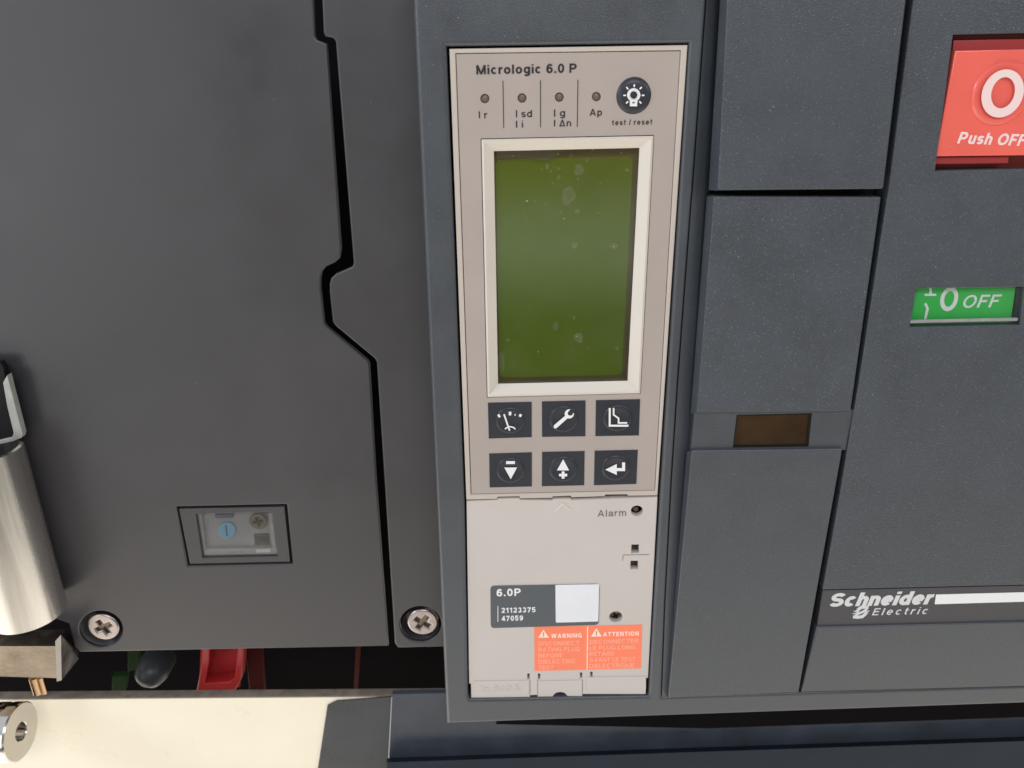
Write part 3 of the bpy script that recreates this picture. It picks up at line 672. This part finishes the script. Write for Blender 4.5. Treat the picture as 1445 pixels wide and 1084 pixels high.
for s, l, r in (('DISCONNECT', (759.8, 911.2), (817.2, 910)), ('RATING PLUG', (759.8, 919.6), (818.2, 918.4)), ('BEFORE', (759.8, 928), (794, 927.4)),
                ('DIELECTRIC', (759.8, 936.6), (811.8, 935.6)), ('TEST', (760.4, 945), (781.2, 944.4)),
                ('DECONNECTER', (832.4, 908.9), (900.6, 907)), ('LE PLUG LONG', (832, 917.3), (896.4, 915.8)), ('RETARD', (832, 925.6), (867, 924.8)),
                ('AVANT LE TEST', (832, 934.2), (896.4, 932.8)), ('DIELECTRIQUE', (831.4, 942.6), (895, 941.2))):
    text(s, l, r, 5.8, YW, ORANGEINK, wst, wt=0.15)

# ------------------------------------------------------------------ chassis covers on the left
c1 = thing('chassis_cover', P(330, 915, Y0), 'wide charcoal plastic cover plate with small inset window beside silver tube', 'cover plate')
winq = [(249, 715.5), (404.5, 712), (412.8, 796), (265, 799)]
edge1 = [(441.7, 0), (444, 50), (447, 56), (461, 61.5), (481.5, 352), (479, 365), (473, 370.5), (460, 376.5), (454.5, 383), (452.5, 392), (452.5, 408), (458, 457), (462, 462), (519, 509), (521.5, 514), (531, 680), (548, 912)]
rec1 = circ((142, 888), 30.5, 25.5, 40)
p1 = plate('cover_panel', [[(-140, -70), (438.5, -70)] + edge1 + [(113, 920.5), (105, 914), (97, 880), (-140, 800)], winq, rec1], Y0, 0.0035, COVER, c1, bev=0.0009, res=3)
lathe('screw_recess', P(142, 888, Y0 + 0.001), [(0.0118, 0.0), (0.0105, 0.0025), (0.0095, 0.006), (0.0001, 0.006)], COVER, c1, cap0=False)
screw(145.5, 885.5, Y0 - 0.0005, 0.0092, SCREWM, c1, rot=0.45, slotm=SCREWD)
plate('window_gasket', [[(244, 711), (409, 707), (418, 801), (260, 804)], [(268, 719), (394, 716), (401, 790), (279, 792)]], Y0 + 0.003, 0.001, BLACK, c1)
ins = plate('window_frame', [[(252.3, 718.3), (401.4, 715.2), (409.2, 793), (267.8, 796)], [(276, 725.3), (383.6, 722.8), (391.6, 785.5), (286, 787.3)]], Y0 + 0.0005, 0.010, COVER, c1, bev=0.0004)
bx = plate('clear_box', [[(270, 719), (390, 717), (398, 793), (278, 794)]], Y0 + 0.0062, 0.001, CLEARB, ins)
plate('box_rib', [[(278, 725), (284, 725), (292, 785), (287, 786)]], Y0 + 0.0040, 0.002, CLEARE, ins, bev=0.0004)
plate('box_rib', [[(287, 775.5), (391, 773.5), (392, 785.5), (287, 787)]], Y0 + 0.0035, 0.0026, CLEARE, ins, bev=0.0006)
plate('box_rib', [[(378, 724), (384, 724), (391, 784), (386, 785)]], Y0 + 0.0036, 0.0024, CLEARE, ins, bev=0.0005)
bd = plate('blue_indicator', [circ((320, 749.3), 12.2, 11.8, 32)], Y0 + 0.0050, 0.001, BLUE, ins, bev=0.0002)
mark('bar_mark', [stroke([(318.6, 741.5), (320.4, 757)], 2.4)], Y0 + 0.0050, BLUED, bd)
plate('indicator_tab', [[(303, 726.5), (329, 726), (329, 731), (304, 731.5)]], Y0 + 0.0052, 0.001, BLUED, ins)
screw(364, 736.5, Y0 + 0.0025, 0.0050, SCREWD, ins, rot=0.2)
plate('latch_slot', [[(358, 754), (379.5, 753.5), (381, 769), (359.5, 769.5)]], Y0 + 0.0055, 0.0006, KEY, ins)
plate('latch_slot', [[(361.5, 758.5), (378, 758), (378.5, 763.8), (362, 764.5)]], Y0 + 0.0050, 0.0004, BLACK, ins)
plate('latch_lip', [[(361, 775.8), (381.5, 775), (382, 779.5), (361.5, 780.3)]], Y0 + 0.0028, 0.0008, WHITE, ins, bev=0.0003)

plate('hazy_window', [[(275, 724), (384.6, 721.5), (392.8, 786.5), (285, 788.3)]], Y0 + 0.0014, 0.0005, HAZY, ins)

c2 = thing('chassis_cover', P(590, 912, Y0), 'narrow charcoal plastic cover strip tucked behind the grey breaker frame', 'cover plate')
edge2 = [(454.3, 0), (456.3, 46), (459, 51.5), (469.5, 53.5), (473.3, 58), (498.8, 371), (497.2, 376.5), (474, 386.5), (467, 393), (464.8, 401), (465, 414), (469.3, 454), (473, 460), (529, 506.5), (531.5, 512), (542.5, 680), (557, 908), (562, 914.5)]
rec2 = circ((593.5, 881), 29.0, 25.0, 40)
plate('cover_panel', [[(451.8, -70), (650, -70), (650, 912.5)] + edge2[::-1], rec2], Y0, 0.0035, COVER, c2, bev=0.0009, res=3)
lathe('screw_recess', P(593.5, 881, Y0 + 0.001), [(0.0112, 0.0), (0.0100, 0.0025), (0.0092, 0.006), (0.0001, 0.006)], COVER, c2, cap0=False)
screw(596.3, 878.6, Y0 - 0.0005, 0.0092, SCREWM, c2, rot=0.95, slotm=SCREWD)

# ------------------------------------------------------------------ bottom sheets
YP = 0.036
pl = thing('chassis_floor_plate', P(200, 1080, YP), 'glossy sheet metal plate, floor reflection coloured in as cream, with brown top edge below the covers', 'metal plate')
top = [P(-130, 988.5, YP), P(700, 969.5 + 13, YP)]
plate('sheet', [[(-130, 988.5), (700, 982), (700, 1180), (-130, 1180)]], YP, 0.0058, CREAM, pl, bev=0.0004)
a, b = P(-130, 988.0, YP), P(700, 981.4, YP)
o = plate('sheet_edge', [[(-130, 987.2), (700, 980.6), (700, 982.2), (-130, 988.8)]], YP - 0.0003, 0.0062, EDGE, pl, bev=0.0001)

np_ = thing('reflection_sheet', P(500, 1080, YP - 0.001), 'dark blue grey reflection in the cream plate, laid on as a sheet', 'sheet')
plate('sheet', [[(462, 996), (475, 989.5), (553, 983.5), (544, 1180), (434, 1180)]], YP - 0.0012, 0.001, NAVYREFL, np_, bev=0.0002)  # thin dark sheet drawn in place of the plate's dark reflection
mark('edge_glint', [stroke([(553, 984), (544, 1150)], 1.3)], YP - 0.0012, PALEGREY, np_)  # pale strip painted as the glint along the edge
sk = thing('chassis_skirt', P(1000, 1080, 0.02), 'dark navy plate with a projecting lip under the grey breaker', 'skirting plate')
plate('plate', [[(553.5, 980), (1560, 955), (1560, 1180), (543.5, 1180)]], YP - 0.004, 0.0035, NAVY, sk, bev=0.0003)
loft('lip', [[P(546, 1076, 0.022), P(1560, 1042, 0.022), P(1560, 1036, 0.031), P(546, 1070, 0.031)],
             [P(546, 1130, 0.022), P(1560, 1110, 0.022), P(1560, 1110, 0.031), P(546, 1130, 0.031)]], NAVYD, sk, True, True)
plate('under_frame_shade', [[(700, 1008), (1560, 968), (1560, 1008), (1000, 1028), (700, 1022)]], 0.0265, 0.004, CAVITY, sk)  # tapered dark plate added as the shade and dark reflection below the frame

# ------------------------------------------------------------------ metal fittings at lower left
YT = 0.012
tb = thing('steel_tube', P(45, 872, YT), 'bright zinc plated steel tube standing upright beside the wide cover', 'tube')
cb_ = P(42, 866, YT); ztop = P(8, 634, YT).z
R_ = 0.0185
prof = [(0.0165, 0.0), (R_, 0.0006), (R_, ztop - cb_.z), (R_ - 0.0016, ztop - cb_.z + 0.0004), (R_ - 0.0022, ztop - cb_.z), (R_ - 0.0022, 0.002)]
lathe('tube_wall', cb_, prof, STEEL, tb, axis='z', n=64, cap0=True, cap1=False)
zt = ztop - 0.001
# open channel above the tube
xr = cb_.x + R_
plate('channel_edge', [[(10, 529.5), (31.4, 612.5), (30, 618), (18.5, 623), (-40, 636), (-40, 631), (17, 617.5), (19, 611), (10, 574), (4, 540)]], YT + 0.0080, 0.004, ZINC, tb, bev=0.0003)
plate('channel_core', [[(-60, 511), (0, 511), (5, 519), (7.5, 533), (13, 574), (21, 611), (19, 619), (-60, 634)]], YT + 0.0095, 0.004, BLACK, tb, bev=0.0004)

br = thing('steel_bracket', P(40, 958, 0.02), 'tarnished brown steel block under the bright tube', 'bracket')
loft('block', [[P(-60, 893, 0.030), P(92, 888, 0.030), P(104, 902, 0.038), P(-60, 905, 0.038)],
               [P(-60, 912, 0.016), P(80, 912, 0.016), P(110, 920, 0.036), P(-60, 920, 0.038)],
               [P(-60, 953, 0.016), P(82, 957, 0.016), P(110, 930, 0.036), P(-60, 940, 0.038)]], TARN, br, True, True, smooth=20)
loft('flange', [[P(78, 905, 0.014), P(86, 896, 0.014), P(108, 919, 0.034), P(104, 924, 0.034)],
                [P(80, 962, 0.014), P(87, 960, 0.014), P(111, 930, 0.034), P(106, 932, 0.034)]], TARNL, br, True, True, smooth=20)
pn = thing('copper_pin', P(58, 978, 0.030), 'small copper coloured pin beneath the tarnished block', 'pin')
lathe('shaft', P(54, 978, 0.030), [(0.0028, 0.0), (0.0028, 0.012), (0.002, 0.0125)], BRASS, pn, axis='z', n=20)
lathe('shaft', P(63, 978, 0.030), [(0.0018, 0.0), (0.0018, 0.012), (0.0012, 0.0125)], BRASS, pn, axis='z', n=20)

ro = thing('steel_roller', P(30, 1075, 0.010), 'polished steel roller with a centre hole in front of cream plate', 'roller')
rc = P(30, 1032.5, 0.010)
Rr = 0.0168
prof = [(0.0052, -0.006), (0.0052, -0.0004), (0.0056, 0.0), (Rr - 0.0008, 0.0), (Rr, -0.0008), (Rr, -0.006), (Rr - 0.002, -0.0066), (Rr - 0.002, -0.010), (Rr, -0.0106), (Rr, -0.030)]
lathe('roller_body', rc, prof, CHROME, ro, axis='x', n=64, cap0=True, cap1=True)

# ------------------------------------------------------------------ things glimpsed in the gap under the covers, its shade darkened into their colours
rd = thing('red_clip', P(315, 972, 0.06), 'bright red open plastic clip showing in the gap under the covers', 'clip')
ro_ = [(286, 895), (345, 895), (340, 960), (332, 974), (277, 976), (283, 945)]
ri_ = [(337, 895), (331, 957), (322, 963), (289, 965), (295, 935), (296, 895)]
plate('clip_rim', [ro_[1:] + ro_[:1] + ri_[::-1]], 0.050, 0.010, REDCLIP, rd, bev=0.0008)
plate('clip_floor', [[(284, 893), (345, 893), (338, 970), (281, 972)]], 0.062, 0.002, REDCLIP, rd)
rd2 = thing('red_tab', P(362, 972, 0.07), 'flat red plastic tab, coloured dark for shade, next to the red open clip', 'tab')
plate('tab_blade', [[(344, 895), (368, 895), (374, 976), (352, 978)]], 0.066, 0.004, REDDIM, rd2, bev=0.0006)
rd3 = thing('red_strip', P(505, 972, 0.09), 'thin red strip, coloured dark for shade, deep in the gap under the covers', 'strip')
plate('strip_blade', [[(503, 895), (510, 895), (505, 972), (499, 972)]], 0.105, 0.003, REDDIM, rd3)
kn = thing('round_knob', P(215, 975, 0.06), 'rounded dark grey knob in the gap beside the red clip', 'knob')
lathe('knob_body', P(216, 945, 0.060), [(0.0002, -0.012), (0.005, -0.0108), (0.0088, -0.007), (0.0105, -0.001), (0.0105, 0.012)], mat('grey_knob_plastic', (0.028, 0.032, 0.036), 0.4, spec=0.3), kn, n=32)
gt = thing('green_terminal', P(186, 975, 0.08), 'dim green terminal block piece deep beside the grey knob', 'terminal')
plate('terminal_body', [[(180, 915), (196, 915), (194, 945), (180, 948)]], 0.080, 0.006, GREENPL, gt, bev=0.0006)
plate('terminal_foot', [[(158, 955), (178, 955), (176, 975), (158, 975)]], 0.082, 0.006, GREENPL, gt, bev=0.0006)

# settled dust and lint, part of the dirty surfaces
LINT = mat('lint', (0.40, 0.42, 0.44), 0.9)
def dust(parent, quadr, y, n, m=LINT):
    vs, fs = [], []
    for i in range(n):
        a, b = random.random(), random.random()
        u = (quadr[0][0] * (1 - a) + quadr[1][0] * a) * (1 - b) + (quadr[3][0] * (1 - a) + quadr[2][0] * a) * b
        v = (quadr[0][1] * (1 - a) + quadr[1][1] * a) * (1 - b) + (quadr[3][1] * (1 - a) + quadr[2][1] * a) * b
        c = P(u, v, y - 4e-5); t = random.random() * 3.14; l = random.uniform(0.00007, 0.00022) * (3.0 if random.random() < 0.08 else 1); w = random.uniform(0.00005, 0.00013)
        e1 = Vector((math.cos(t), 0, math.sin(t))) * l; e2 = Vector((-math.sin(t), 0, math.cos(t))) * w
        i0 = len(vs); vs += [c - e1, c + e2, c + e1, c - e2]; fs.append((i0, i0 + 1, i0 + 2, i0 + 3))
    me = bpy.data.meshes.new('dust'); me.from_pydata(vs, [], fs); me.update()
    o = obj('dust', me, m, parent, smooth=0); o['kind'] = 'stuff'
dust(cb, [(592, 8), (985, 8), (965, 55), (596, 55)], 0.0, 26)
dust(cb, [(592, 60), (622, 60), (650, 980), (634, 1000)], 0.0, 26)
dust(cb, [(1030, 5), (1270, 5), (1240, 260), (1018, 262)], -0.004, 45)
dust(cb, [(1012, 285), (1235, 285), (1195, 570), (992, 572)], -0.0015, 45)
dust(cb, [(982, 645), (1180, 642), (1125, 965), (955, 972)], -0.0015, 22)
dust(cb, [(1290, 260), (1440, 260), (1440, 395), (1270, 395)], -0.001, 22)
dust(cb, [(1270, 480), (1440, 480), (1440, 815), (1180, 815)], -0.001, 40)
dust(c1, [(40, 5), (430, 5), (510, 700), (130, 830)], Y0, 34)
dust(c2, [(480, 5), (575, 5), (610, 840), (560, 840)], Y0, 12)
dust(tu, [(668, 715), (915, 712), (905, 940), (672, 950)], YL, 14, GREYINK)
